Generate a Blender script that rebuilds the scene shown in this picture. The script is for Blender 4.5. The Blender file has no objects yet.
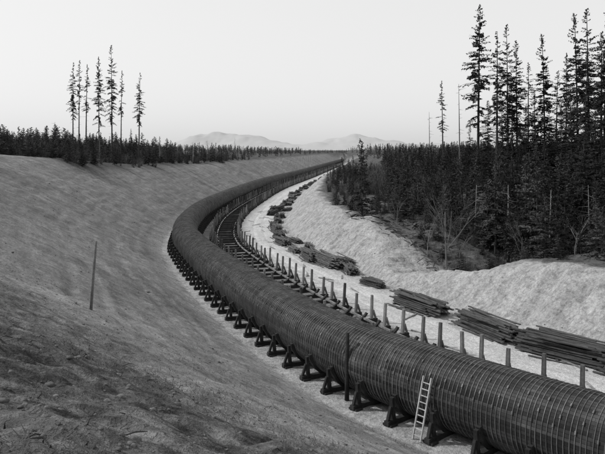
import bpy, math, random
import numpy as np
from mathutils import Vector, Matrix
random.seed(7); rng=np.random.default_rng(7)
S=bpy.context.scene
S.view_settings.view_transform='Standard'; S.view_settings.look='None'; S.view_settings.exposure=0
COL=S.collection
# ------------------------------------------------------------------ helpers
def sm(x,a,b):
    t=np.clip((x-a)/(b-a),0,1); return t*t*(3-2*t)
def vnoise(x,y,seed=0):
    xi=np.floor(x).astype(np.int64); yi=np.floor(y).astype(np.int64)
    fx=x-xi; fy=y-yi; fx=fx*fx*(3-2*fx); fy=fy*fy*(3-2*fy)
    def h(a,b):
        n=(a*374761393+b*668265263+seed*1442695041)&0xffffffff
        n=((n^(n>>13))*1274126177)&0xffffffff
        n=n^(n>>16)
        return (n&0xffff)/65535.0
    return (h(xi,yi)*(1-fx)+h(xi+1,yi)*fx)*(1-fy)+(h(xi,yi+1)*(1-fx)+h(xi+1,yi+1)*fx)*fy
def fbm(x,y,oct=4,seed=0):
    r=0;a=.5;t=0
    for i in range(oct):
        r=r+a*vnoise(x,y,seed+i*17); t+=a; a*=.5; x=x*2.03+5.1; y=y*2.03+1.7
    return r/t-.5
def mkmesh(name,v,f,mats=(),smooth=False,uv=None,midx=None):
    me=bpy.data.meshes.new(name)
    me.from_pydata(v if isinstance(v,list) else v.tolist(),[],f if isinstance(f,list) else f.tolist())
    for m in mats: me.materials.append(m)
    if uv is not None:
        l=me.uv_layers.new(name="UVMap")
        vi=np.empty(len(me.loops),dtype=np.int32); me.loops.foreach_get("vertex_index",vi)
        l.data.foreach_set("uv",np.asarray(uv,dtype=np.float32)[vi].ravel())
    if midx is not None: me.polygons.foreach_set("material_index",np.asarray(midx,dtype=np.int32))
    if smooth: me.polygons.foreach_set("use_smooth",np.ones(len(me.polygons),dtype=bool))
    me.update(); return me
def obj(name,me,loc=(0,0,0),rot=(0,0,0),sc=(1,1,1),parent=None):
    o=bpy.data.objects.new(name,me); COL.objects.link(o)
    o.location=loc; o.rotation_euler=rot; o.scale=sc
    if parent: o.parent=parent
    return o
def empty(name,loc=(0,0,0)):
    return obj(name,None,loc)
class MB:
    def __init__(s): s.v=[];s.f=[];s.m=[]
    def add(s,vs,fs,m=0):
        b=len(s.v); s.v+= [tuple(p) for p in vs]; s.f+=[tuple(b+i for i in f) for f in fs]; s.m+=[m]*len(fs)
    def beam(s,a,b,w,h,m=0,up=(0,0,1),w2=None,h2=None):
        a=Vector(a);b=Vector(b);d=(b-a).normalized();up=Vector(up)
        if abs(d.dot(up))>.98: up=Vector((0,1,0))
        x=d.cross(up).normalized(); z=x.cross(d).normalized()
        w2=w if w2 is None else w2; h2=h if h2 is None else h2
        vs=[]
        for p,ww,hh in((a,w,h),(b,w2,h2)):
            for i,j in((-1,-1),(1,-1),(1,1),(-1,1)): vs.append(p+x*(i*ww/2)+z*(j*hh/2))
        s.add(vs,[(3,2,1,0),(4,5,6,7),(0,1,5,4),(1,2,6,5),(2,3,7,6),(3,0,4,7)],m)
    def tube(s,pts,rad,n=6,m=0,cap=True):
        vs=[];fs=[]
        N=len(pts)
        for k,p in enumerate(pts):
            p=Vector(p)
            d=(Vector(pts[min(k+1,N-1)])-Vector(pts[max(k-1,0)])).normalized()
            u=Vector((0,0,1)) if abs(d.z)<.9 else Vector((1,0,0))
            x=d.cross(u).normalized(); z=x.cross(d)
            for i in range(n):
                a=2*math.pi*i/n; vs.append(p+(x*math.cos(a)+z*math.sin(a))*rad[k])
        for k in range(N-1):
            for i in range(n):
                fs.append((k*n+i,k*n+(i+1)%n,(k+1)*n+(i+1)%n,(k+1)*n+i))
        if cap: fs.append(tuple(range(n))[::-1]); fs.append(tuple((N-1)*n+i for i in range(n)))
        s.add(vs,fs,m)
    def mesh(s,name,mats,smooth=False): return mkmesh(name,s.v,s.f,mats,smooth,midx=s.m)
# ------------------------------------------------------------------ material helpers (everything is grey: black-and-white photograph)
class NT:
    def __init__(s,name):
        s.mat=bpy.data.materials.new(name); s.mat.use_nodes=True; s.t=s.mat.node_tree
        s.b=s.t.nodes["Principled BSDF"]; s.n=s.t.nodes; s.l=s.t.links
    def N(s,t,**k):
        n=s.n.new(t)
        for a,b in k.items(): setattr(n,a,b)
        return n
    def setin(s,sock,v):
        if isinstance(v,bpy.types.NodeSocket): s.l.new(v,sock)
        else: sock.default_value=v
    def noise(s,vec,scale,detail=4,rough=.55,dist=0):
        n=s.N("ShaderNodeTexNoise"); n.inputs["Scale"].default_value=scale; n.inputs["Detail"].default_value=detail
        n.inputs["Roughness"].default_value=rough; n.inputs["Distortion"].default_value=dist
        if vec is not None: s.l.new(vec,n.inputs["Vector"])
        return n.outputs["Fac"]
    def math(s,op,a,b=0.0,clamp=False):
        n=s.N("ShaderNodeMath",operation=op); n.use_clamp=clamp
        s.setin(n.inputs[0],a); s.setin(n.inputs[1],b)
        return n.outputs[0]
    def mr(s,v,a,b,c,d):
        n=s.N("ShaderNodeMapRange"); s.setin(n.inputs[0],v)
        for i,x in enumerate((a,b,c,d)): s.setin(n.inputs[i+1],x)
        return n.outputs[0]
    def mixf(s,f,a,b):
        n=s.N("ShaderNodeMix"); n.data_type='FLOAT'
        s.setin(n.inputs[0],f); s.setin(n.inputs[2],a); s.setin(n.inputs[3],b); return n.outputs[0]
    def scale(s,vec,sc,loc=(0,0,0)):
        n=s.N("ShaderNodeMapping"); n.inputs["Scale"].default_value=sc; n.inputs["Location"].default_value=loc
        s.l.new(vec,n.inputs["Vector"]); return n.outputs[0]
    def grey(s,v):
        n=s.N("ShaderNodeCombineColor")
        for i in range(3): s.setin(n.inputs[i],v)
        s.l.new(n.outputs[0],s.b.inputs["Base Color"])
    def bump(s,h,strength=.5,dist=.05,prev=None):
        n=s.N("ShaderNodeBump"); n.inputs["Strength"].default_value=strength; n.inputs["Distance"].default_value=dist
        s.l.new(h,n.inputs["Height"])
        if prev is not None: s.l.new(prev,n.inputs["Normal"])
        s.l.new(n.outputs[0],s.b.inputs["Normal"]); return n.outputs[0]
    def rough(s,v,spec=.3):
        s.setin(s.b.inputs["Roughness"],v); s.b.inputs["Specular IOR Level"].default_value=spec
def simple_mat(name,lo,hi,scale=3,stretch=(1,1,1),rough=.85,spec=.2,bump=.4,bd=.02,rand=0.0):
    m=NT(name); tc=m.N("ShaderNodeTexCoord").outputs["Object"]
    v=m.scale(tc,stretch); n=m.noise(v,scale,5,.6); n2=m.noise(v,scale*7,2,.6)
    c=m.mr(n,.3,.7,lo,hi)
    c=m.math('MULTIPLY',c,m.mr(n2,.3,.7,.75,1.25))
    if rand:
        oi=m.N("ShaderNodeObjectInfo").outputs["Random"]
        c=m.math('MULTIPLY',c,m.mr(oi,0,1,1-rand,1+rand))
    m.grey(c); m.rough(rough,spec)
    if bump: m.bump(n2,bump,bd)
    return m.mat
M_timber=simple_mat("weathered_timber",.10,.22,2,(1,1,1),rand=.25)
M_darktim=simple_mat("creosoted_timber",.014,.04,2,(1,1,1),rand=.2)
M_post=simple_mat("grey_post_wood",.07,.19,3,(1,1,.2),rand=.6)
M_light=simple_mat("light_wood",.28,.44,3,(1,1,.3))
M_bark=simple_mat("conifer_bark",.02,.05,2,(3,3,.5),rand=.3,bump=0)
M_snag=simple_mat("bleached_snag_wood",.13,.25,2,(3,3,.4),rand=.4,bump=0)
M_twig=simple_mat("bare_twigs",.05,.12,2,rand=.6,bump=0)
M_lumber=simple_mat("lumber_boards",.025,.13,1.5,(1,6,6),rand=.5)
M_lumend=simple_mat("lumber_board_ends",.06,.16,3)
M_clod=simple_mat("soil_clod_dirt",.05,.15,3,bump=.8)
M_weed=simple_mat("dry_weed",.03,.08,3,bump=0)
def foliage_mat(name,lo,hi):
    m=NT(name); tc=m.N("ShaderNodeTexCoord").outputs["Object"]
    n=m.noise(tc,.9,3,.6); c=m.mr(n,.3,.7,lo,hi)
    oi=m.N("ShaderNodeObjectInfo").outputs["Random"]
    c=m.math('MULTIPLY',c,m.mr(oi,0,1,.4,1.8))
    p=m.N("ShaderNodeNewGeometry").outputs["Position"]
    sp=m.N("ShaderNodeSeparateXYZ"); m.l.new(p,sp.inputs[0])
    c=m.math('ADD',c,m.mr(sp.outputs[1],150,1400,0,.13))  # aerial haze painted into the needle colour: paler with distance
    m.grey(c); m.rough(.85,.05)
    return m.mat
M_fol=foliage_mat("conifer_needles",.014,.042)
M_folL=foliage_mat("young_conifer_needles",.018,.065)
# ------------------------------------------------------------------ pipeline centre line (world metres)
CP=[(75,-26),(58,-13),(42,0),(28,12.2),(20,19.6),(12.7,27.3),(5.5,35.6),(2.6,40.1),(-.4,46.2),(-4.8,56.5),(-9.9,70),(-14.4,84),(-17.0,94),
    (-19.3,110),(-20.6,136),(-19.3,175),(-14.5,240),(-3.3,330),(12.5,466),(28.5,609),(50,800),(75,1000)]
CP=np.array(CP,float)
pts=[]
for i in range(1,len(CP)-2):
    p0,p1,p2,p3=CP[i-1:i+3]
    for t in np.linspace(0,1,120,endpoint=False):
        pts.append(.5*((2*p1)+(-p0+p2)*t+(2*p0-5*p1+4*p2-p3)*t*t+(-p0+3*p1-3*p2+p3)*t**3))
pts=np.array(pts); seg=np.linalg.norm(np.diff(pts,axis=0),axis=1); cs=np.concatenate([[0],np.cumsum(seg)])
LTOT=cs[-1]
def cat(s): return np.stack([np.interp(s,cs,pts[:,0]),np.interp(s,cs,pts[:,1])],-1)
def frame(s):
    p=cat(s); t=cat(np.asarray(s)+.8)-cat(np.asarray(s)-.8); t/=np.linalg.norm(t,axis=-1,keepdims=True)+1e-9
    return p,t,np.stack([t[...,1],-t[...,0]],-1)
ss=np.arange(1,LTOT-1,1.0); cp_,ct_,cn_=frame(ss)
def sd(P):
    out=np.empty((len(P),3))
    for a in range(0,len(P),4000):
        q=P[a:a+4000]; D=(q[:,None,0]-cp_[None,:,0])**2+(q[:,None,1]-cp_[None,:,1])**2
        k=D.argmin(1); r=q-cp_[k]
        out[a:a+4000,0]=ss[k]+(r*ct_[k]).sum(1); 
        d=(r*cn_[k]).sum(1); full=np.sqrt(D[np.arange(len(q)),k])
        end=(k==0)|(k==len(ss)-1)
        out[a:a+4000,1]=np.where(end,np.sign(d+1e-6)*full,d); out[a:a+4000,2]=cp_[k,1]
    return out
def softmin(a,b,k): 
    m=np.minimum(a,b); return m-k*np.log(np.exp(-(a-m)/k)+np.exp(-(b-m)/k))
GZ=.3
def darkm(x,y,d): return sm(-d+fbm(x/6,y/6,4,61)*14,14,23)*sm(-y,-38,-12)
def height(P,info=None,fine=True):
    x=P[:,0];y=P[:,1]
    if info is None: info=sd(P)
    s,d,cy=info.T
    wob=fbm(s/14,d*0+3,3,5)*3
    A=.53*(-d-3.2)
    B=13.3-3.6*sm(y,105,190)*sm(x,-95,-45)+fbm(x/40,y/40,3,2)*1.6*sm(y,60,130)
    zl=softmin(A,B,.9)
    R=np.interp(cy,[20,44,50,57,63,72,84,110,200,400,900],[5.0,4.9,4.0,1.5,.9,3.4,4.8,4.8,5.5,8,9.5])
    up=sm(d,34,60)
    R=R*(1-up)+np.maximum(R,6.0)*up+.05*np.clip(d-35,0,90)+fbm(x/9,y/9,3,8)*1.6
    foot=17.3+wob*.7
    zr=softmin(.85*(d-foot),np.maximum(R,.3),.15)
    z=np.where(d<-3.2,np.maximum(zl,-.1),0)
    z=np.where(d>foot,np.maximum(zr,0),z)
    z=np.maximum(z,0)
    far=sm(y,1000,1300); z=z*(1-far)+10*far
    sl=sm(-d,3.5,7); sr=sm(d,foot,foot+2)
    z=z+sl*(fbm(s/1.5,d/5,3,11)*.25*sm(z,1.5,6)*(1-sm(z,10,12.5))+fbm(x/5,y/5,3,12)*.5)
    z=z+sr*(fbm(s/2.6,d/7,4,21)*.9*(1-sm(d,foot+8,foot+12))+fbm(x/3.5,y/3.5,3,23)*.8)
    if fine:
        dk=darkm(x,y,d)
        z=z+(.10+.13*sl+.12*sr+.14*dk)*fbm(x*1.1,y*1.1,4,31)
        near=sm(-y,-28,-14)
        z=z+near*(.05+.13*dk)*fbm(x*3.3,y*3.3,4,37)
        z=z-.07*np.exp(-((d-11.0)/.25)**2)-.07*np.exp(-((d-12.7)/.25)**2)
        dw=d+fbm(s/11,d*0+9,3,44)*3.5
        fade=np.clip(.4+2.2*fbm(s/9,d/3,2,45),0,1)
        for c_ in(-7.2,-9.1,-13.6,-15.4,-19.2,-21.0):
            z=z-.13*fade*np.exp(-((dw-c_)/.28)**2)+.06*fade*np.exp(-((dw-c_-.6)/.25)**2)
    return z+GZ
def zat(x,y): return float(height(np.array([[x,y]],float))[0])
# ------------------------------------------------------------------ terrain sheet
def axis(segs,g,outlo,outhi):
    a=[segs[0][0]]
    for lo,hi,st in segs:
        while a[-1]<hi-1e-6: a.append(a[-1]+st)
    st=segs[-1][2]
    while a[-1]<outhi: st=min(st*(1+g),400); a.append(a[-1]+st)
    st=segs[0][2]; b=[segs[0][0]]
    while b[-1]>outlo: st=min(st*(1+g),400); b.append(b[-1]-st)
    return np.array(b[:0:-1]+a)
X=axis([(-48,-13,.3),(-13,7,.10),(7,42,.3)],.05,-7000,7000); Y=axis([(1,16,.09),(16,32,.17),(32,100,.33)],.03,-300,9500)
gx,gy=np.meshgrid(X,Y); P=np.stack([gx.ravel(),gy.ravel()],-1)
info=sd(P); Z=height(P,info)
V=np.column_stack([P,Z]); nx,ny=len(X),len(Y)
idx=np.arange(nx*ny).reshape(ny,nx)
F=np.stack([idx[:-1,:-1],idx[:-1,1:],idx[1:,1:],idx[1:,:-1]],-1).reshape(-1,4)
s_,d_,cy_=info.T; x_,y_=P.T
def vegmask(x,y,d,cy):
    l=sm(-d,19,24)*sm(y,118,132)
    r=sm(d+fbm(x/3,y/3,3,71)*3,23.6,25.2)
    return np.maximum(l,r)
veg=vegmask(x_,y_,d_,cy_); far=sm(y_,700,1100); veg=np.maximum(veg,far)
road=np.exp(-((d_-12.2)/2.9)**4)
pad=np.exp(-((d_-4.5)/5.0)**6)
left=sm(-d_,3.0,6)
dark=darkm(x_,y_,d_)
g=NT("sandy_ground")
def attr(n):
    a=g.N("ShaderNodeAttribute"); a.attribute_name=n; return a.outputs["Fac"]
uvn=g.N("ShaderNodeUVMap"); uvn.uv_map="UVMap"; uv=uvn.outputs[0]
pos=g.N("ShaderNodeTexCoord").outputs["Object"]
aveg,aroad,apad,aleft,adark=attr("veg"),attr("road"),attr("pad"),attr("left"),attr("dark")
n_big=g.noise(pos,.09,3,.6); n_mid=g.noise(pos,.55,5,.68); n_fine=g.noise(pos,4.5,4,.7); n_grit=g.noise(pos,24,2,.7)
n_rill=g.noise(g.scale(uv,(.9,.22,1)),1,5,.7,.9)
n_trk=g.noise(g.scale(uv,(.10,.9,1)),1,4,.7,.7)
n_blot=g.noise(pos,1.6,4,.72,.5)
base_left=g.mr(n_mid,.28,.72,.14,.255)
base_left=g.math('MULTIPLY',base_left,g.mr(n_rill,.3,.7,.84,1.15))
base_left=g.math('MULTIPLY',base_left,g.mr(n_trk,.3,.7,.80,1.2))
base_left=g.math('MULTIPLY',base_left,g.mr(n_blot,.3,.7,.8,1.16))
base_left=g.math('MULTIPLY',base_left,g.mr(n_big,.3,.7,.78,1.2))
base_left=g.math('MULTIPLY',base_left,g.mixf(adark,1.0,g.mr(n_blot,.36,.66,.2,.75)))
base_right=g.math('MULTIPLY',g.mr(n_mid,.3,.7,.26,.40),g.mr(n_rill,.3,.7,.82,1.12))
base_right=g.math('MULTIPLY',base_right,g.mr(n_blot,.34,.54,.62,1.08))
c=g.mixf(aleft,base_right,base_left)
c=g.mixf(g.math('MULTIPLY',apad,.8),c,g.math('MULTIPLY',g.mr(n_mid,.3,.7,.08,.22),g.mr(n_trk,.3,.7,.7,1.3)))
c=g.mixf(g.math('MULTIPLY',aroad,.92),c,g.math('MULTIPLY',g.mr(n_mid,.25,.75,.44,.62),g.mr(n_trk,.3,.7,.75,1.08)))
vegc=g.mr(n_blot,.3,.7,.025,.11)
c=g.mixf(g.math('MULTIPLY',aveg,g.mr(n_mid,.3,.6,.7,1.0)),c,vegc)
c=g.math('MULTIPLY',c,g.mr(n_fine,.25,.75,.62,1.3))
c=g.math('MULTIPLY',c,g.mr(n_grit,.25,.75,.70,1.24))
g.grey(c); g.rough(.95,.05)
b1=g.bump(n_fine,.9,.14); g.bump(n_grit,.8,.03,b1)
me=mkmesh("ground",V,F,[g.mat],True,uv=np.column_stack([s_,d_]))
for nm,arr in(("veg",veg),("road",road),("pad",pad),("left",left),("dark",dark)):
    a=me.attributes.new(nm,'FLOAT','POINT'); a.data.foreach_set("value",arr.astype(np.float32))
obj("ground",me)
# ------------------------------------------------------------------ wood stave pipeline
RAD=1.85; ZC=2.2
pw=NT("pipe_stave_wood"); uvn=pw.N("ShaderNodeUVMap"); uvn.uv_map="UVMap"; uv=uvn.outputs[0]
br=pw.N("ShaderNodeTexBrick"); br.offset=.37; br.inputs["Scale"].default_value=1
br.inputs["Brick Width"].default_value=5.5; br.inputs["Row Height"].default_value=.16; br.inputs["Mortar Size"].default_value=.008
br.inputs["Color1"].default_value=(.014,.014,.014,1); br.inputs["Color2"].default_value=(.055,.055,.055,1); br.inputs["Mortar"].default_value=(.006,)*3+(1,)
pw.l.new(uv,br.inputs["Vector"])
bw=pw.N("ShaderNodeRGBToBW"); pw.l.new(br.outputs["Color"],bw.inputs[0])
st=pw.noise(pw.scale(uv,(.25,2.2,1)),1,5,.65); st2=pw.noise(pw.scale(uv,(1.0,.25,1)),1,4,.6)
c=pw.math('MULTIPLY',bw.outputs[0],pw.mr(st,.3,.7,.55,1.5)); c=pw.math('MULTIPLY',c,pw.mr(st2,.3,.7,.45,1.7))
pw.grey(c); pw.rough(.75,.15)
pw.bump(bw.outputs[0],.5,.02)
M_pipe=pw.mat
hm=NT("steel_hoop"); tc=hm.N("ShaderNodeTexCoord").outputs["Object"]
h1=hm.noise(tc,.8,5,.7); h2=hm.noise(hm.scale(tc,(3.2,3.2,.4)),1,3,.8)
c=hm.math('MULTIPLY',hm.mr(h1,.3,.7,.05,.17),hm.mr(h2,.3,.7,.4,1.6)); hm.grey(c); hm.rough(.6,.25)
M_hoop=hm.mat
sv=np.concatenate([np.arange(2,260,.6),np.arange(260,LTOT-2,3)])
p,t,n=frame(sv); NS=48; ang=np.linspace(0,2*np.pi,NS+1)
def rings(p,n,zc,r):
    v=np.empty((len(p),NS+1,3))
    v[:,:,0]=p[:,None,0]+n[:,None,0]*np.cos(ang)*r; v[:,:,1]=p[:,None,1]+n[:,None,1]*np.cos(ang)*r
    v[:,:,2]=zc+np.sin(ang)*r; return v
v=rings(p,n,ZC,RAD); K=len(p); ii=np.arange(K*(NS+1)).reshape(K,NS+1)
f=np.stack([ii[:-1,:-1],ii[:-1,1:],ii[1:,1:],ii[1:,:-1]],-1).reshape(-1,4)
uvv=np.stack([np.repeat(sv,NS+1),np.tile(ang*RAD,K)],-1)
pipeline=empty("wood_stave_pipeline",(float(p[0,0]),float(p[0,1]),0))
def par(o,e):
    o.parent=e; o.matrix_parent_inverse=Matrix.Translation(-Vector(e.location)); return o
par(obj("stave_barrel",mkmesh("stave_barrel",v.reshape(-1,3),f,[M_pipe],True,uv=uvv)),pipeline)
sh=np.concatenate([np.arange(4,185,.24),np.arange(185,330,.48)]); sh=sh+rng.normal(0,.018,len(sh))
wd=np.where(sh<185,.018,.035)
ps,ts,ns=frame(sh)
prof=[(-1,.0),(-.7,.032),(.7,.032),(1,.0)]
vs=[]
for o_,r_ in prof:
    vs.append(rings(ps+ts*(o_*wd)[:,None],ns,ZC,RAD+r_))
vs=np.stack(vs,1); K=len(sh); ii=np.arange(K*4*(NS+1)).reshape(K,4,NS+1)
f=np.stack([ii[:,:-1,:-1],ii[:,:-1,1:],ii[:,1:,1:],ii[:,1:,:-1]],-1).reshape(-1,4)
par(obj("steel_hoops",mkmesh("steel_hoops",vs.reshape(-1,3),f,[M_hoop],False)),pipeline)
mb=MB()
for k,s0 in enumerate(sh[sh<150]):
    P_,T_,N_=ps[k],ts[k],ns[k]
    a=math.radians([128,146,160,60][k%4]+random.uniform(-2,2))
    def pt(aa,r): return (P_[0]+N_[0]*math.cos(aa)*r,P_[1]+N_[1]*math.cos(aa)*r,ZC+math.sin(aa)*r)
    mb.beam(pt(a-.04,RAD+.03),pt(a+.04,RAD+.03),.06,.06,0,up=(math.cos(a)*N_[0],math.cos(a)*N_[1],math.sin(a)))
par(obj("hoop_lugs",mb.mesh("hoop_lugs",[M_hoop])),pipeline)
# cradles
def cradle(name,top,mat,mat2,half,aa=192):
    mb=MB()
    mb.beam((-half,0,.42),(half,0,.42),.3,.3,0)
    for sx_ in(-1,1):
        mb.beam((sx_*2.05,0,.57),(sx_*2.12,0,top),.2,.24,1,w2=.17,h2=.2)
        mb.beam((sx_*(half-.12),0,.57),(sx_*2.2,0,min(top-.25,1.25)),.15,.14,1)
        mb.beam((sx_*(half-.3),-.3,.3),(sx_*(half-.3),.3,.3),.5,.2,0)
    n=14; r1,r2=1.885,2.05
    a0,a1=(math.radians(aa),math.radians(540-aa))
    vs=[];fs=[]
    for i in range(n+1):
        a=a0+(a1-a0)*i/n
        for r in(r1,r2):
            for yy in(-.11,.11): vs.append((r*math.cos(a),yy,ZC+r*math.sin(a)))
    for i in range(n):
        b=i*4; fs+=[(b,b+1,b+5,b+4),(b+2,b+6,b+7,b+3),(b,b+4,b+6,b+2),(b+1,b+3,b+7,b+5)]
    fs+=[(0,2,3,1),(n*4,n*4+1,n*4+3,n*4+2)]
    mb.add(vs,fs,0)
    return mb.mesh(name,[mat,mat2])
me1=cradle("cradle_under_pipe",1.7,M_darktim,M_darktim,2.55)
me2s=[cradle("cradle_open",t_,M_darktim,M_post,2.55,214) for t_ in(2.5,2.4,2.6,2.2)]
row2=empty("pipe_cradle_row")
OFF=6.3
for s0 in np.arange(3,620,2.5):
    P_,T_,N_=frame(s0); a=math.atan2(N_[1],N_[0])
    o=obj("pipe_cradle",me1,(P_[0],P_[1],0),(0,0,a+random.uniform(-.015,.015))); par(o,pipeline)
    q=P_+N_*OFF
    o=obj("cradle",random.choice(me2s),(q[0]+random.uniform(-.1,.1),q[1]+random.uniform(-.1,.1),random.uniform(-.06,.06)),(random.uniform(-.06,.06),random.uniform(-.02,.02),a+random.uniform(-.04,.04))); par(o,row2)
mb=MB()   # longitudinal stringers laid over the sills of the empty cradles
for s0 in np.arange(3,420,5.0):
    Pa,_,Na=frame(s0); Pb,_,Nb=frame(s0+4.9)
    for o_ in(-1.35,1.35):
        a=Pa+Na*(OFF+o_); b=Pb+Nb*(OFF+o_); mb.beam((a[0],a[1],.70),(b[0],b[1],.70),.16,.14,0)
par(obj("stringers",mb.mesh("stringers",[M_post])),row2)
# ------------------------------------------------------------------ lumber piles
def pile(seed,L=7.5,W=1.9,layers=7):
    r=random.Random(seed); mb=MB(); z=.05
    for xx in(-L*.38,0,L*.38): mb.beam((xx,-W/2-.1,z+.02),(xx,W/2+.1,z+.02),.18,.18,0)
    z+=.12
    for k in range(layers):
        y=-W/2*(1-.05*k)+r.uniform(0,.1)
        while y<W/2*(1-.05*k):
            w=r.uniform(.14,.2); l=L*r.uniform(.7,1.0); o=r.uniform(-.7,.7)
            zz=z+r.uniform(-.02,.03); rr=r.uniform(-.02,.02)
            n0=len(mb.f)
            mb.beam((-l/2+o,y+w/2-rr*l/2,zz+.05),(l/2+o,y+w/2+rr*l/2,zz+.05+r.uniform(-.03,.03)),w*.88,.1,0)
            mb.m[n0]=1; mb.m[n0+1]=1
            y+=w
        z+=.13 if k%3 else .17
    for j in range(9):
        y=r.uniform(-W/2,W/2); mb.beam((-L/2+r.uniform(0,2),y,z+.03),(L/2-r.uniform(0,3),y+r.uniform(-.6,.6),z+.06+r.uniform(0,.1)),.16,.07,0)
    for j in range(5):
        sg=r.choice([-1,1]); x0=r.uniform(-L/2,0); mb.beam((x0,sg*(W/2+.3),.08),(x0+r.uniform(2,4),sg*(W/2+r.uniform(.1,.7)),.12),.16,.07,0)
    return mb.mesh("lumber_pile_mesh",[M_lumber,M_lumend])
PM=[pile(i,6.0+.5*(i%3),1.8+.25*(i%3),6+i%4) for i in range(6)]
def place_xy(me,x,y,name,da=0,sc=1,dz=-.05):
    i_=sd(np.array([[x,y]]))[0]; _,T_,_n=frame(i_[0]); a=math.atan2(T_[1],T_[0])+da
    return obj(name,me,(x,y,zat(x,y)+dz),(0,0,a),(sc,sc,sc))
for k,(x,y,da,sc) in enumerate([(10.4,57.6,.06,1.1),(14.4,50.2,-.06,1.0),(17.9,44.3,.07,.95),(21.4,39.3,-.05,1.0),(25.2,34.3,.03,1.0),(3.2,80,.08,1.05),(5.6,75.0,-.25,.75),(1.2,84,-.1,.95),(7.3,67.5,.2,.5),(5.0,79.5,.3,.6)]):
    place_xy(PM[k%6],x,y,"lumber_pile",da,sc)
s36=float(np.interp(36,pts[:,1],cs)); s88=float(np.interp(84,pts[:,1],cs))
s0=s88+2; k=0
while s0<s36+360:
    P_,T_,N_=frame(s0); q=P_+N_*(14.9+random.uniform(-.8,.8))
    place_xy(PM[k%6],q[0],q[1],"lumber_pile",random.uniform(-.2,.2),random.uniform(.55,.9)); k+=1
    if random.random()<.5:
        q=P_+T_*1.5+N_*(16.4+random.uniform(-.3,.5)); place_xy(PM[(k+2)%6],q[0],q[1],"lumber_pile",random.uniform(-.5,.5),.6)
    s0+=random.uniform(6,10)
mb=MB()
for i in range(55):
    P_,T_,N_=frame(random.uniform(s36-15,s36+120)); q=P_+N_*random.uniform(9.8,16.3); a=math.atan2(T_[1],T_[0])+random.gauss(0,.5); L_=random.uniform(.6,2.6)
    z=zat(*q)+.04; mb.beam((q[0]-math.cos(a)*L_/2,q[1]-math.sin(a)*L_/2,z),(q[0]+math.cos(a)*L_/2,q[1]+math.sin(a)*L_/2,z+random.uniform(0,.04)),.14,.06,0)
obj("loose_boards",mb.mesh("loose_boards",[M_post]))
# ------------------------------------------------------------------ poles, ladder
def pole(name,x,y,h,r,lean,mat):
    mb=MB(); z=zat(x,y)
    pp=[(lean[0]*h*t,lean[1]*h*t,h*t-(.3 if t==0 else 0)) for t in(0,.33,.66,1)]
    mb.tube(pp,[r,r*.95,r*.88,r*.8],8); return obj(name,mb.mesh(name,[mat],True),(x,y,z))
pole("survey_stake",-9.6,29.4,3.1,.07,(.08,0),M_timber)
pole("timber_post",2.5,36.6,3.8,.13,(.01,0),M_darktim)
lad=MB(); LH=3.0
for xx in(-.24,.24): lad.beam((xx,0,0),(xx,0,LH),.06,.08)
for i in range(9): lad.beam((-.24,0,.22+i*.31),(.24,0,.22+i*.31),.045,.045)
P_,T_,N_=frame(s36-3.7); q=P_-N_*2.65
o=obj("ladder",lad.mesh("ladder",[M_light]),(q[0],q[1],zat(q[0],q[1])+.02),(-math.radians(16),0,math.atan2(T_[1],T_[0])+math.pi))
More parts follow.
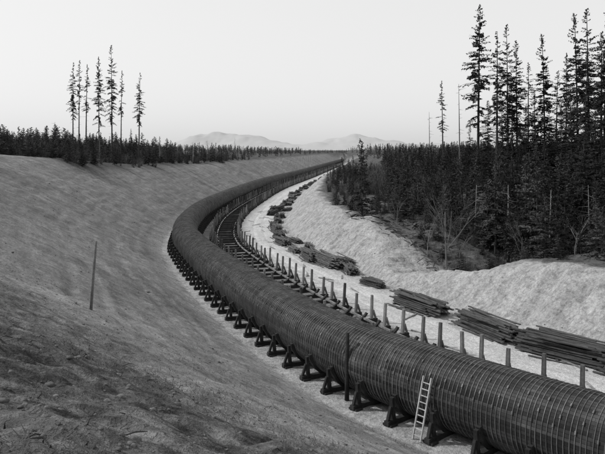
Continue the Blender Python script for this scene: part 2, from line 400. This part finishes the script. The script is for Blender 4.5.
# ------------------------------------------------------------------ conifers
def conifer(seed,h,cb,rad,nb,leaf,kind):
    r=random.Random(seed); mb=MB()
    bx=r.uniform(-.02,.02)*h; by=r.uniform(-.02,.02)*h
    def tp(t): return Vector((bx*t*t,by*t*t,h*t))
    tr=h*.0085+.04
    N=8; mb.tube([tp(i/N)-Vector((0,0,.5 if i==0 else 0)) for i in range(N+1)],[tr*(1.0-.93*i/N)+.012 for i in range(N+1)],7,0)
    holes=[(r.uniform(cb,1),r.uniform(0,6.28)) for _ in range(7)]
    for i in range(nb):
        t=cb+(1-cb)*(i+r.random())/nb
        u=(t-cb)/(1-cb)
        if kind=='old':
            pr=(math.sin(min(1,u*1.6+.25)*math.pi/2))*(1-u**1.7)*.95+.07
            pr*=r.choice([.4,.65,.9,1.1,1.3])
        else:
            pr=(1-u)**.85*.97+.05; pr*=r.uniform(.5,1.2)
            if u<.12: pr*=.8
        L=rad*pr; az=r.uniform(0,6.283)
        if kind=='old' and any(abs(t-a)<.04 and abs((az-b+3.14)%6.28-3.14)<1.1 for a,b in holes): continue
        dr=(-.35+.75*u) if kind=='old' else (-.1+.7*u)
        d=Vector((math.cos(az),math.sin(az),dr+r.uniform(-.15,.15))).normalized()
        p0=tp(t); side=Vector((-math.sin(az),math.cos(az),0))
        p1=p0+d*L*.6; p2=p0+d*L+Vector((0,0,(-.10 if u<.7 else .1)*L))
        mb.tube([p0,p1,p2],[.012*L+.012,.008*L+.008,.004],3,0,cap=False)
        nc=max(3,int(L/leaf*3.0))
        for j in range(nc):
            q=.18+.85*(j+r.random())/nc
            c=p0.lerp(p2,q)+Vector((0,0,r.uniform(-.12,.06)*L*.5))
            wdt=L*.38*(1.1-q)+leaf*.3
            for sgn in(-1,1):
                e=c+side*sgn*wdt*r.uniform(.3,1.1)+d*r.uniform(.0,.5)*leaf+Vector((0,0,r.uniform(-.45,.12)*leaf))
                w=Vector((r.uniform(-1,1),r.uniform(-1,1),r.uniform(-.6,.6)))
                ax=(e-c); w=ax.cross(w)
                if w.length<1e-5: continue
                w=w.normalized()*leaf*r.uniform(.14,.28)
                m_=c.lerp(e,.55)
                mb.add([c-w*.4,m_-w,e,m_+w],[(0,1,2,3)],1)
            if r.random()<.5:
                e=c+d*leaf*.6+Vector((0,0,-leaf*r.uniform(.2,.9))); w=side*leaf*.16
                mb.add([c-w,e-w*.3,e+w*.3,c+w],[(0,1,2,3)],1)
    if kind=='old':
        for i in range(26):
            t=r.uniform(.12,cb+.1); az=r.uniform(0,6.28); L=r.uniform(.4,1.6)
            p0=tp(t); mb.tube([p0,p0+Vector((math.cos(az)*L,math.sin(az)*L,r.uniform(-.35,.1)*L))],[.035,.008],3,0,cap=False)
    return mb
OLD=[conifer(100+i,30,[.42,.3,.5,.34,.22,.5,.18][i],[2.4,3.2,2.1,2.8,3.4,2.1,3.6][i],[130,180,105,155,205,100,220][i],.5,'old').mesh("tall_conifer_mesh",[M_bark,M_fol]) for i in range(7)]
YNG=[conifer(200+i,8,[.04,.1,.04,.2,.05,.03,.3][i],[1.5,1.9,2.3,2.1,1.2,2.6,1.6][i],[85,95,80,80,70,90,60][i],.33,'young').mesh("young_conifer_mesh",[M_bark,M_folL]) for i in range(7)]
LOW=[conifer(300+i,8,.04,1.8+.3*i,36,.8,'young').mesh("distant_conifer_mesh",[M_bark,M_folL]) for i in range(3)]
def baremesh(h,seed,mat,nlv=4,k0=5,name="bare_mesh"):
    r=random.Random(seed); mb=MB()
    def grow(p,d,L,rad,lv):
        q=p+d*L*.5+Vector((r.uniform(-1,1),r.uniform(-1,1),0))*L*.04; e=q+(d+Vector((r.uniform(-.2,.2),r.uniform(-.2,.2),.12))).normalized()*L*.5
        mb.tube([p,q,e],[rad,rad*.8,rad*.55],5 if lv<2 else 3,0,cap=False)
        if lv>=nlv: return
        for i in range(3 if lv else k0):
            t=r.uniform(.35,1); b=p.lerp(e,t); a=r.uniform(0,6.28); sp=r.uniform(.4,.85)
            nd=(d+Vector((math.cos(a)*sp,math.sin(a)*sp,r.uniform(-.1,.3)))).normalized()
            grow(b,nd,L*r.uniform(.45,.7),rad*.5*(1.2-t*.4),lv+1)
    grow(Vector((0,0,-.2)),Vector((r.uniform(-.1,.1),0,1)).normalized(),h*.6,h*.009,0)
    return mb.mesh(name,[mat])
BRUSH=[]
for i in range(3):
    r=random.Random(900+i); mb=MB()
    for j in range(45):
        a=r.uniform(0,6.28); sp=r.uniform(.05,.45); L=r.uniform(2.5,8); p=Vector((r.uniform(-.7,.7),r.uniform(-.7,.7),-.2)); d=Vector((math.cos(a)*sp,math.sin(a)*sp,1)).normalized()
        m_=p+d*L*.5; e=p+d*L+Vector((math.cos(a),math.sin(a),0))*L*r.uniform(-.05,.1)
        mb.tube([p,m_,e],[.05,.03,.008],3,0,cap=False)
        for q_ in range(6):
            b=p.lerp(m_,.5).lerp(e,r.random()); aa=r.uniform(0,6.28); mb.tube([b,b+Vector((math.cos(aa)*.6,math.sin(aa)*.6,r.uniform(.1,.9)))],[.02,.006],3,0,cap=False)
    BRUSH.append(mb.mesh("bare_brush_mesh",[M_twig]))
def tree(me,x,y,h,base,name,w=1.0):
    sc=h/base; return obj(name,me,(x,y,zat(x,y)-.2),(0,0,random.uniform(0,6.28)),(sc*w,sc*w,sc))
def at(u,yy): return (u-302.5)/649*yy
def hfor(v,yy,x): return 14.4+(150-v)/649*yy-zat(x,yy)
# tree heights and positions surveyed from the photograph in world metres
for i,(u,v,yy,k,w) in enumerate([(73,62,205,0,.8),(79,60,215,2,.8),(86,64,210,5,.9),(99,56,200,1,.65),(112,45,198,3,.75),(121,70,215,5,.8),(139,72,205,0,.9),(131,128,240,1,.8)]):
    x=at(u,yy); tree(OLD[k],x,yy,hfor(v,yy,x),30,"tall_conifer",w)
for i,(u,v,yy,k,w) in enumerate([(478,4,122,1,.95),(443,80,150,5,1.),(497,30,118,0,1.0),(508,24,125,3,.8),(517,40,120,4,.8),(528,62,112,5,1.),(545,33,110,4,.85),(556,70,118,2,1.1),
      (566,52,112,1,.8),(578,12,100,4,.85),(589,8,104,3,1.),(601,30,98,1,1),(609,5,92,4,.9),(512,75,100,1,1.),(536,90,96,6,1.1),(572,85,90,6,1.1),(596,95,86,6,1.2),(488,100,140,6,1.),(620,10,90,0,1),(640,20,95,3,1),(655,15,90,1,1),(549,100,140,6,1),(503,100,135,6,1.2),
      (585,50,98,6,.9),(604,60,94,6,1),(560,100,100,6,1),(527,105,105,6,1),(470,125,130,6,1),(614,80,84,6,1),(519,125,88,6,.9),(545,140,82,6,.9),(583,125,78,6,1),(603,130,74,6,1),(490,140,95,6,.9)]):
    x=at(u,yy); tree(OLD[k],x,yy,hfor(v,yy,x),30,"tall_conifer",w)
x=at(362,94); tree(YNG[1],x,94,hfor(138,94,x),8,"spruce_tree",.85)
x=at(376,99); tree(YNG[0],x,99,hfor(172,99,x),8,"spruce_tree",.8)
x=at(353,108); tree(YNG[4],x,108,hfor(180,108,x),8,"spruce_tree",.9)
def snag(u,v,yy,name="dead_snag_tree"):
    x=at(u,yy); h=hfor(v,yy,x); mb=MB(); r=random.Random(int(u))
    lx=r.uniform(-.03,.03); f_=.5+h/40
    mb.tube([(lx*h*t,0,h*t-(.3 if t==0 else 0)) for t in(0,.3,.6,1)],[.17*f_,.14*f_,.1*f_,.03],7,0)
    for i in range(22):
        t=r.uniform(.3,.97); a=r.uniform(0,6.28); L=r.uniform(.3,1.6)
        mb.tube([(lx*h*t,0,h*t),(lx*h*t+math.cos(a)*L,math.sin(a)*L,h*t+r.uniform(-.3,.2)*L)],[.04,.01],3,0,cap=False)
    obj(name,mb.mesh(name,[M_snag],True),(x,yy,zat(x,yy)))
for a in((460,84,130),(430,112,160),(549,190,72),(54,122,190),(207,140,260),(100,138,170),(160,140,200),(590,185,75),(193,142,230),(235,138,330),(418,185,92),(508,185,74),(475,185,82)): snag(*a)
def bare(x,y,h,name,seed): obj(name,baremesh(h,seed,M_snag,4,5,name),(x,y,zat(x,y)))
bare(at(447,68),68,11,"bare_alder_tree",3); bare(at(462,70),70,7,"bare_alder_tree",4); bare(at(427,75),75,6,"bare_alder_tree",5)
bare(at(520,70),70,6,"bare_alder_tree",6); bare(at(397,86),86,5,"bare_alder_tree",8); bare(at(575,66),66,5,"bare_alder_tree",9)
def scatter(name,n,x0,x1,y0,y1,hf,cond,meshes,wr=(.8,1.3),hr=(.5,1.3),cap=None):
    e=empty(name); Q=np.column_stack([rng.uniform(x0,x1,n),y0+(y1-y0)*rng.random(n)])
    inf=sd(Q); ok=cond(Q,inf); Q=Q[ok]; inf=inf[ok]; z=height(Q,inf)
    for i in range(len(Q)):
        h=hf(Q[i],inf[i])*random.uniform(*hr)
        if cap is not None: h=min(h,max(1.5,(cap(Q[i])-z[i])*random.choice([.65,.8,.9,1,1.08])))
        sc=h/8; w=sc*random.uniform(*wr)
        o=bpy.data.objects.new(name+"_part",random.choice(meshes)); COL.objects.link(o)
        o.location=(Q[i,0],Q[i,1],z[i]-.15); o.rotation_euler=(random.uniform(-.04,.04),random.uniform(-.04,.04),random.uniform(0,6.28)); o.scale=(w,w,sc); o.parent=e
def vis(Q,m=25): return (np.abs(Q[:,0])<Q[:,1]*.5+m)
def hright(q,i):
    b=5.6+4.4*min(1,max(0,(i[1]-28)/26))
    if q[0]<.125*q[1]: b=min(b,3.2)
    return b*(.6+1.0*float(vnoise(np.array([q[0]/8]),np.array([q[1]/8]),5)[0]))
gap=lambda Q,i:~((i[:,2]>52)&(i[:,2]<68)&(i[:,1]<31))
spr=lambda Q,i:~((Q[:,0]<.13*Q[:,1])&(Q[:,1]<125))
scatter("young_conifer_thicket",4100,5,150,55,230,hright,
    lambda Q,i:(i[:,1]>25.5+3*rng.random(len(Q)))&((i[:,1]<75)|(rng.random(len(Q))<.4))&vis(Q,15)&gap(Q,i)&spr(Q,i)&(fbm(Q[:,0]/7,Q[:,1]/7,2,88)+.32>.35*rng.random(len(Q))),YNG,
    cap=lambda q:15.0+1.6*float(sm(np.array(q[0]/q[1]),.25,.34)))
scatter("bare_brush_thicket",800,5,110,50,190,lambda q,i:2.6 if i[1]<34 else 5.5,lambda Q,i:(i[:,1]>24.5+1.5*rng.random(len(Q)))&(i[:,1]<50)&vis(Q,15),BRUSH,(.9,1.5),(.4,1.3),cap=lambda q:13.5)
scatter("shrub_thicket",1300,5,110,50,160,lambda q,i:2.0,lambda Q,i:(i[:,1]>24+1.5*rng.random(len(Q)))&(i[:,1]<38)&vis(Q,15),YNG,(1.2,2.2))
scatter("bank_thicket",2600,-190,-20,122,330,lambda q,i:(3.4+(1.4 if q[0]<-60 else 0))*(.55+1.0*float(vnoise(np.array([q[0]/12]),np.array([q[1]/12]),9)[0])),
    lambda Q,i:(i[:,1]<-21-3*rng.random(len(Q)))&(Q[:,1]>124+5*rng.random(len(Q)))&vis(Q,15),YNG+BRUSH[:1],(1.,1.7),(.5,1.5))
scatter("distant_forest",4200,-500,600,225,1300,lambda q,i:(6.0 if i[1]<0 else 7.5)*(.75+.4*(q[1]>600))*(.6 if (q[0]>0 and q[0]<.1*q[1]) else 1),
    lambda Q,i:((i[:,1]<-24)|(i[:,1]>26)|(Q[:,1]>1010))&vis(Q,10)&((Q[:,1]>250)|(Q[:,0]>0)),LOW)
# ------------------------------------------------------------------ logs / slash on the spoil bank
mb=MB()
for i in range(190):
    P_,T_,N_=frame(random.uniform(s36+22,s36+58)); dd=random.uniform(22.5,29.5); q=P_+N_*dd; z=zat(*q)
    a=random.uniform(0,6.28); L=random.uniform(.4,2.2); r_=random.uniform(.02,.09)
    mb.tube([(q[0]-math.cos(a)*L/2,q[1]-math.sin(a)*L/2,z+r_*.6),(q[0]+math.cos(a)*L/2,q[1]+math.sin(a)*L/2,z+r_+random.uniform(0,.5))],[r_,r_*.7],6,random.choice([0,0,0,1]))
obj("slash_log_heap",mb.mesh("slash_log_heap",[M_bark,M_twig]))
# ------------------------------------------------------------------ clods & weeds on slope
import bmesh
bm=bmesh.new(); bmesh.ops.create_icosphere(bm,subdivisions=2,radius=1); iv=np.array([v.co[:] for v in bm.verts]); iff=[[v.index for v in f.verts] for f in bm.faces]; bm.free()
VV=[];FF=[];b=0
n=5200; yy=2.5+36*rng.random(n)**1.5; xx=rng.uniform(-.6,.45,n)*yy*1.05; Q=np.column_stack([xx,yy])
Q2=np.column_stack([rng.uniform(-60,60,2600),rng.uniform(25,110,2600)])
Q=np.vstack([Q,Q2]); inf=sd(Q); cl=fbm(Q[:,0]/2.5,Q[:,1]/2.5,3,77)
dk=darkm(Q[:,0],Q[:,1],inf[:,1])
ok=((inf[:,1]<-4)|((inf[:,1]>16)&(inf[:,1]<26)))&((cl>.06)|(rng.random(len(Q))<.08+.35*dk)|((inf[:,1]>16)&(rng.random(len(Q))<.4))); Q=Q[ok]; z=height(Q,inf[ok]); dk=dk[ok]
for i in range(len(Q)):
    r_=.008+.026*rng.random()**3+(.035*rng.random() if rng.random()<.03+.08*dk[i] else 0)
    r_*=1+.03*Q[i,1]
    vv=iv*(1+rng.uniform(-.28,.28,(len(iv),1)))*r_*np.array([1,rng.uniform(.7,1.3),.6])+np.array([Q[i,0],Q[i,1],z[i]])
    VV.append(vv); FF+=[[j+b for j in f] for f in iff]; b+=len(iv)
obj("soil_clods",mkmesh("soil_clods",np.vstack(VV),FF,[M_clod],True))
mb=MB()
n=2000; yy=3+45*rng.random(n)**1.2; xx=rng.uniform(-.55,.2,n)*yy; Q=np.column_stack([xx,yy]); inf=sd(Q)
cl=fbm(Q[:,0]/3,Q[:,1]/3,3,99); ok=(inf[:,1]<-6)&(cl>.06); Q=Q[ok]; z=height(Q,inf[ok])
for i in range(len(Q)):
    for j in range(34):
        a=random.uniform(0,6.28); L=random.uniform(.04,.14); o_=Vector((Q[i,0]+random.gauss(0,.2),Q[i,1]+random.gauss(0,.2),z[i]-.03))
        e=o_+Vector((math.cos(a)*L,math.sin(a)*L,L*random.uniform(.2,.8))); w=Vector((-math.sin(a),math.cos(a),0))*.008
        mb.add([o_-w,o_+w,e],[(0,1,2)])
obj("dry_weed_tufts",mb.mesh("dry_weed_tufts",[M_weed]))
mb=MB()
for i in range(60):
    y_0=4.5+22*random.random()**1.1; x_0=random.uniform(-.52,.0)*y_0; a=random.uniform(0,6.28); L=random.uniform(.06,.28); z=zat(x_0,y_0)
    mb.tube([(x_0,y_0,z),(x_0+math.cos(a)*L*.5,y_0+math.sin(a)*L*.5,z+.02+random.uniform(0,.03)),(x_0+math.cos(a+.4)*L,y_0+math.sin(a+.4)*L,z+random.uniform(-.02,.04))],[.008,.007,.004],4,0)
obj("root_debris",mb.mesh("root_debris",[M_bark]))
# ------------------------------------------------------------------ distant mountains
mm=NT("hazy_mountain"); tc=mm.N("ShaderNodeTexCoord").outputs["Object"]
nn=mm.noise(tc,.004,5,.6); mm.grey(mm.mr(nn,.3,.7,.37,.40)); mm.rough(1,0)  # distance haze is painted in as a pale, nearly flat base grey
mx=np.linspace(-3600,3600,320); my=np.linspace(5800,9300,44)
gx,gy=np.meshgrid(mx,my); fx,fy=gx.ravel(),gy.ravel()
def bump_(x,c,w,h): return h*np.exp(-((x-c)/w)**2)
env=bump_(fx,-1150,380,105)+bump_(fx,-600,450,95)+bump_(fx,350,300,70)+bump_(fx,750,420,75)+bump_(fx,1300,420,50)+45
ridge=np.exp(-((fy-7800)/800)**2)*sm(fy,5800,6800)*(1-sm(fy,8700,9300))
mz=env*ridge*(1+1.2*fbm(fx/330,fy/600,4,50))
idx=np.arange(len(fx)).reshape(44,320); F=np.stack([idx[:-1,:-1],idx[:-1,1:],idx[1:,1:],idx[1:,:-1]],-1).reshape(-1,4)
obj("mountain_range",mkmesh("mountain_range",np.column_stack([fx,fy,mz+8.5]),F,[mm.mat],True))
# ------------------------------------------------------------------ light
sv_=Vector((-.78,.15,.72)).normalized(); el=math.asin(sv_.z); az=math.atan2(sv_.x,sv_.y)
L=bpy.data.lights.new("sun",'SUN'); L.energy=3.1; L.angle=math.radians(1.5); L.color=(1,1,1)
lo=obj("sun",L,(0,0,60)); lo.rotation_euler=(-sv_).to_track_quat('-Z','Y').to_euler()
W=bpy.data.worlds.new("World"); S.world=W; W.use_nodes=True; wn=W.node_tree.nodes; wl=W.node_tree.links
bg=wn["Background"]; sk=wn.new("ShaderNodeTexSky"); sk.sky_type='NISHITA'; sk.sun_disc=False
sk.sun_elevation=el; sk.sun_rotation=az; sk.dust_density=3.0; sk.air_density=1.5
b_=wn.new("ShaderNodeRGBToBW"); wl.new(sk.outputs[0],b_.inputs[0])
pwn=wn.new("ShaderNodeMath"); pwn.operation='POWER'; wl.new(b_.outputs[0],pwn.inputs[0]); pwn.inputs[1].default_value=.18
mu=wn.new("ShaderNodeMath"); mu.operation='MULTIPLY'; wl.new(pwn.outputs[0],mu.inputs[0]); mu.inputs[1].default_value=5.5
wl.new(mu.outputs[0],bg.inputs[0]); bg.inputs[1].default_value=.12
# ------------------------------------------------------------------ camera
cam=bpy.data.cameras.new("camera"); co=obj("camera",cam,(0,0,14.4),(math.radians(90),0,0))
cam.sensor_width=36; cam.lens=649/605*36; cam.shift_y=-77/605; cam.clip_start=.1; cam.clip_end=30000
S.camera=co
print("cam ground",zat(0,0),"objs",len(bpy.data.objects),"verts",len(V))
